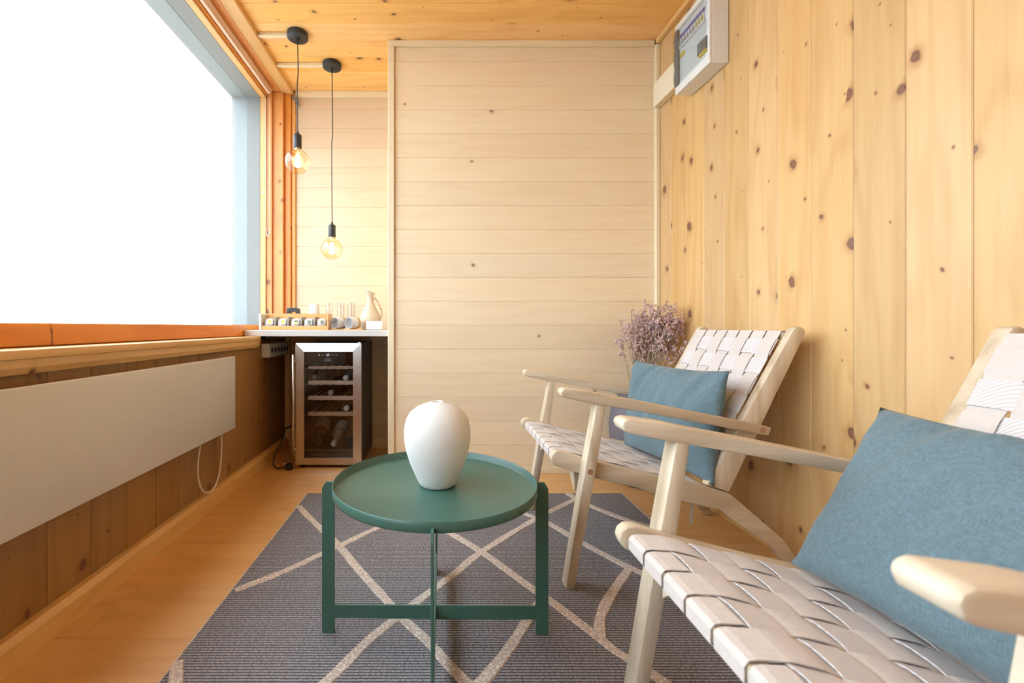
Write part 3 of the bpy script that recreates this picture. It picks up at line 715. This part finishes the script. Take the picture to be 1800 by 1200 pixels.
# ---------------------------------------------------------------- lounge chairs
CX, CY = .76, 1.60
def add_chair():
    t = thing('lounge_chair', 'x', 'chair', (CX, CY, 0), 'woven lounge chairs along the pine wall')
    A, Z_ = M['acacia'], M['acacia_z']
    def yy(s, a, b_):                      # distances from the outer face on either side
        return (CY - s * (.30 - a), CY - s * (.30 - b_))
    for s in (1, -1):
        y0, y1 = sorted(yy(s, .0, .045))
        arm = [(.362, .586), (.366, .594), (.376, .598), (.44, .590), (.501, .577), (.585, .561), (.981, .483), (.972, .459), (.585, .532), (.4545, .5536), (.380, .569), (.367, .574)]
        ya, yb = sorted(yy(s, -.005, .0448))
        o = prism('armrest', arm, 'Y', ya, yb, A, t, .004, 2)
        yb1, yb2 = sorted(yy(s, -.0062, -.0048))
        lathe('bolt_plug', [(.0085, 0), (.0085, .0014)], M['copper'], o, 14).data.transform(Matrix.Translation((.955, yb1, .476)) @ Matrix.Rotation(-math.pi / 2, 4, 'X'))
        leg = [(.376, RT), (.403, RT), (.470, .376), (.4955, .5485), (.4695, .5525), (.437, .376)]
        o = prism('front_leg', leg, 'Y', y0, y1, Z_, t, .003, 2)
        yb1, yb2 = sorted(yy(s, -.0014, 0))
        lathe('bolt_plug', [(.0085, 0), (.0085, .0014)], M['copper'], o, 14).data.transform(Matrix.Translation((.449, yb1, .352)) @ Matrix.Rotation(-math.pi / 2, 4, 'X'))
        rail = [(.345, .376), (.349, .390), (.360, .399), (.376, .400), (.448, .3767), (.6057, .3374), (.819, .293), (.889, .272), (.93, .238), (1.055, .130), (1.146, .0), (1.108, .0), (1.015, .110), (.8955, .193), (.8625, .220), (.690, .260), (.6057, .288), (.481, .3166), (.4437, .3277), (.372, .350), (.353, .359)]
        r0, r1 = sorted(yy(s, .0452, .075))
        prism('seat_rail', rail, 'Y', r0, r1, A, t, .004, 2)
        back = [(.820, .2955), (.8888, .2755), (1.122, .758), (1.119, .773), (1.107, .781), (1.092, .778), (1.0856, .772)]
        prism('back_rail', back, 'Y', r0, r1, Z_, t, .004, 2)
        g0, g1 = sorted(yy(s, .0755, .16))
        bc = [(g0, .336), (g1, .336)] + ([(g0, .265)] if s > 0 else [(g1, .265)])
        prism('corner_brace', bc, 'X', .425, .445, Z_, t, .001)
    iy0, iy1 = CY - .2248, CY + .2248
    box('front_beam', (.3635, iy0, .358), (.392, iy1, .383), M['acacia'], t, .004, 2)
    box('rear_beam', (.800, iy0, .262), (.828, iy1, .284), M['acacia'], t, .004, 2)
    tb_ = box('top_beam', (-.012, iy0, -.012), (.012, iy1, .012), M['acacia'], t, .005, 2); tb_.data.transform(Matrix.Translation((1.086, 0, .752)))
    # straps
    def strap(name, path, side, wd, mat):
        vs, fs = [], []; n_ = len(path)
        for i, p in enumerate(path):
            d = (path[min(i + 1, n_ - 1)] - path[max(i - 1, 0)]).normalized(); nn = side.cross(d).normalized()
            for a, h in ((-wd, -.0009), (-wd, .0009), (wd, .0009), (wd, -.0009)): vs.append(p + side * a + nn * h)
        for i in range(n_ - 1):
            for k in range(4): fs.append((i * 4 + k, i * 4 + (k + 1) % 4, (i + 1) * 4 + (k + 1) % 4, (i + 1) * 4 + k))
        fs += [(0, 1, 2, 3), tuple((n_ - 1) * 4 + k for k in (3, 2, 1, 0))]
        mesh_obj(name, vs, fs, mat, t)
    def weave(o, u, L, nu, first, wrap_lo, wrap_hi, m_u, m_v, tagname):
        """o: start on the centre line, u: unit direction up the panel, L: length, nu: crosswise straps"""
        o, u = Vector(o), Vector(u).normalized(); v = Vector((0, 1, 0)); nrm = u.cross(v)
        if nrm.z < 0: nrm = -nrm
        W = .4496; nv = 7; pv = W / nv; pu = (L - 2 * first) / nu; amp = .0030
        for i in range(nv):                                  # straps running up the panel
            vy = -W / 2 + pv * (i + .5); path = [Vector(p) + v * vy for p in wrap_lo]
            for k in range(nu * 6 + 1):
                s = k / 6 - .5                                # crossing index
                h = amp * math.cos(math.pi * s) * (1 if i % 2 == 0 else -1)
                h = max(-amp, min(amp, h * 1.5))
                path.append(o + u * (first + pu * (s + .5)) + v * vy + nrm * h)
            path += [Vector(p) + v * vy for p in wrap_hi]
            strap(tagname + '_strap', path, v, pv / 2 - .0036, m_u)
        for j in range(nu):
            path = []
            for k in range(nv * 6 + 1):
                s = k / 6 - .5
                h = -amp * math.cos(math.pi * s) * (1 if j % 2 == 0 else -1)
                h = max(-amp, min(amp, h * 1.5))
                path.append(o + u * (first + pu * (j + .5)) + v * (-W / 2 + pv * (s + .5)) + nrm * h)
            strap(tagname + '_cross_strap', path, u, pu / 2 - .0066, m_v)
    su = Vector((.800 - .392, 0, .2905 - .389))
    weave((.392, CY, .389), su, su.length, 6, .012,
          [Vector((.385, CY, .3555)), Vector((.366, CY, .3555)), Vector((.3605, CY, .361)), Vector((.3605, CY, .380)), Vector((.366, CY, .3868)), Vector((.376, CY, .388))],
          [Vector((.822, CY, .2868)), Vector((.831, CY, .281)), Vector((.831, CY, .266))], M['strap'], M['ribbed'], 'seat')
    bu = Vector((1.066 - .834, 0, .752 - .3205))
    weave((.834, CY, .3205), bu, bu.length, 7, .006, [Vector((.833, CY, .300)), Vector((.833, CY, .312))],
          [Vector((1.074, CY, .7665)), Vector((1.086, CY, .7665)), Vector((1.1005, CY, .764)), Vector((1.1005, CY, .742))], M['strap'], M['ribbed'], 'back')
    settle(t)
    return t
def dup(root, loc):
    r = root.copy(); C.objects.link(r); r.location = loc
    for ch in root.children:
        c = ch.copy(); C.objects.link(c); c.parent = r
        for g in ch.children:
            d = g.copy(); C.objects.link(d); d.parent = c
    return r
chair = add_chair()
chair['label'] = 'woven pale wood lounge chair beside the pot of dried flowers'
chair2 = dup(chair, (CX, CY - .989, 0))
chair2['label'] = 'woven pale wood lounge chair further along from the dried flowers'

vs = [(.835, 1.470, .245), (.857, 1.478, .245), (.839, 1.468, .18), (.857, 1.476, .18), (.835, 1.466, .128), (.851, 1.472, .122)]
tg = mesh_obj('care_tag', vs + [(a, b_ + .001, c_) for a, b_, c_ in vs], [(0, 1, 3, 2), (2, 3, 5, 4), (7, 6, 8, 9), (9, 8, 10, 11), (0, 2, 8, 6), (2, 4, 10, 8), (1, 7, 9, 3), (3, 9, 11, 5), (4, 5, 11, 10), (0, 6, 7, 1)], M['paper'], chair)
tg.data.transform(Matrix.Translation((-CX, -CY, 0))); tg['label'] = 'white care tag'

# ---------------------------------------------------------------- cushions
def cushion(label, c, rz, tilt, W, H, T, seed):
    bm = bmesh.new(); n, m_ = 44, 32; V = {}
    sd = Vector((seed * 7.1, seed * 3.3, 0))
    for side in (1, -1):
        for j in range(m_ + 1):
            for i in range(n + 1):
                edge = i in (0, n) or j in (0, m_)
                if side == -1 and edge: V[side, i, j] = V[1, i, j]; continue
                u, v = 2 * i / n - 1, 2 * j / m_ - 1
                pin = 1 - .055 * (1 - abs(v) ** 2.5) * abs(u) ** 3; pin2 = 1 - .075 * (1 - abs(u) ** 2.5) * abs(v) ** 3
                th = T * ((1 - abs(u) ** 2.6) * (1 - abs(v) ** 2.6)) ** .52
                p = Vector((u * 2.3, v * 1.6, side * 3)) + sd
                wr_ = .010 * noise.noise(p * 1.3) + .014 * noise.noise(Vector((u * 7 + v * 2.2, v * 1.2, 2)) + sd) * max(0, v + .5)
                x, yv = u * W / 2 * pin, v * H / 2 * pin2
                V[side, i, j] = bm.verts.new((side * (th + wr_ * min(1, th / T * 2)) if not edge else 0.004 * noise.noise(p * 2), x, yv))
    for side in (1, -1):
        for j in range(m_):
            for i in range(n):
                q = [V[side, i, j], V[side, i + 1, j], V[side, i + 1, j + 1], V[side, i, j + 1]]
                bm.faces.new(q if side == 1 else q[::-1])
    o = bm_obj('cushion', bm, M['linen'], None, True)
    o.location = c; o.rotation_euler = (0, tilt, rz)
    tag(o, label, 'cushion', 'blue-grey cushions on the lounge chairs')
cushion('blue-grey linen cushion on the chair beside the dried flowers', (.822, 1.572, .470), math.radians(9.5), math.radians(8), .475, .355, .060, 1)
cushion('blue-grey linen cushion on the chair further from the dried flowers', (.768, .588, .478), math.radians(2), math.radians(31), .51, .345, .062, 2)

# ---------------------------------------------------------------- pot and dried flowers
px_, py_ = 1.0, 2.195
tag(lathe('flower_pot', [(.078, 0), (.086, .004), (.112, .08), (.137, .20), (.141, .29), (.132, .36), (.112, .405), (.099, .422), (.099, .432), (.104, .440), (.098, .446), (.090, .441), (.088, .42), (.112, .38), (.12, .29), (.001, .27)], M['pot'], None, 48, (px_, py_, 0), True),
    'mauve grey bellied pot in the corner behind the chair', 'pot')
bq = thing('dried_bouquet', 'bunch of dried pinkish flowers standing in the mauve pot', 'dried flowers', (px_, py_, .275))
sv, sf, hv, hf = [], [], [], []
def octa(c, r):
    b = len(hv); rr = [r * random.uniform(.7, 1.3) for _ in range(3)]
    for a in range(3):
        for s in (1, -1):
            q = Vector((0, 0, 0)); q[a] = s * rr[a]; hv.append(c + q + Vector((random.uniform(-.2, .2) * r, random.uniform(-.2, .2) * r, 0)))
    for x in (0, 1):
        for y in (2, 3):
            for z in (4, 5): hf.append((b + x, b + y, b + z))
for k in range(110):
    ang = random.uniform(0, 2 * math.pi); r0 = .06 * math.sqrt(random.random())
    p0 = Vector((px_ + r0 * math.cos(ang), py_ + r0 * math.sin(ang), .275))
    hz = random.choice((.88, .85, .82, .80, .77, .72)) + random.uniform(-.05, .02)
    ex_ = random.gauss(.045, .055); ey = random.gauss(-.05, .035) - max(0, ex_) * .7
    tip = Vector((min(px_ + ex_ * 1.25, XR - .035), min(py_ + ey, YP - .06), hz - abs(ex_ - .045) * .55))
    mid = p0.lerp(tip, .5) + Vector((random.uniform(-.012, .012), random.uniform(-.012, .012), 0)) - Vector((ex_ * .12, 0, 0))
    P = catmull([p0, mid, tip], 5); a, b_ = tube_data(P, .0013, 4); o_ = len(sv); sv += a; sf += [tuple(i + o_ for i in f) for f in b_]
    for q in range(random.randint(2, 3)):
        bs = P[-3].lerp(tip, random.uniform(-.3, .8)); tt = bs + Vector((random.gauss(0, .016), random.gauss(0, .016), random.uniform(.01, .04)))
        tt.x = min(tt.x, XR - .02)
        a, b_ = tube_data([bs, tt], .0008, 3); o_ = len(sv); sv += a; sf += [tuple(i + o_ for i in f) for f in b_]
        for _ in range(9): octa(tt + Vector((random.gauss(0, .006), random.gauss(0, .006), random.gauss(0, .009))), random.uniform(.0035, .0068))
    for _ in range(12):
        c_ = tip.lerp(P[-4], random.random() ** 1.6) + Vector((random.gauss(0, .006), random.gauss(0, .006), random.gauss(0, .004)))
        octa(c_, random.uniform(.0035, .0065))
s1 = mesh_obj('stems', sv, sf, M['stem'], bq); s1['kind'] = 'stuff'
s2 = mesh_obj('blossoms', hv, hf, M['flower'], bq); s2['kind'] = 'stuff'
settle(bq)
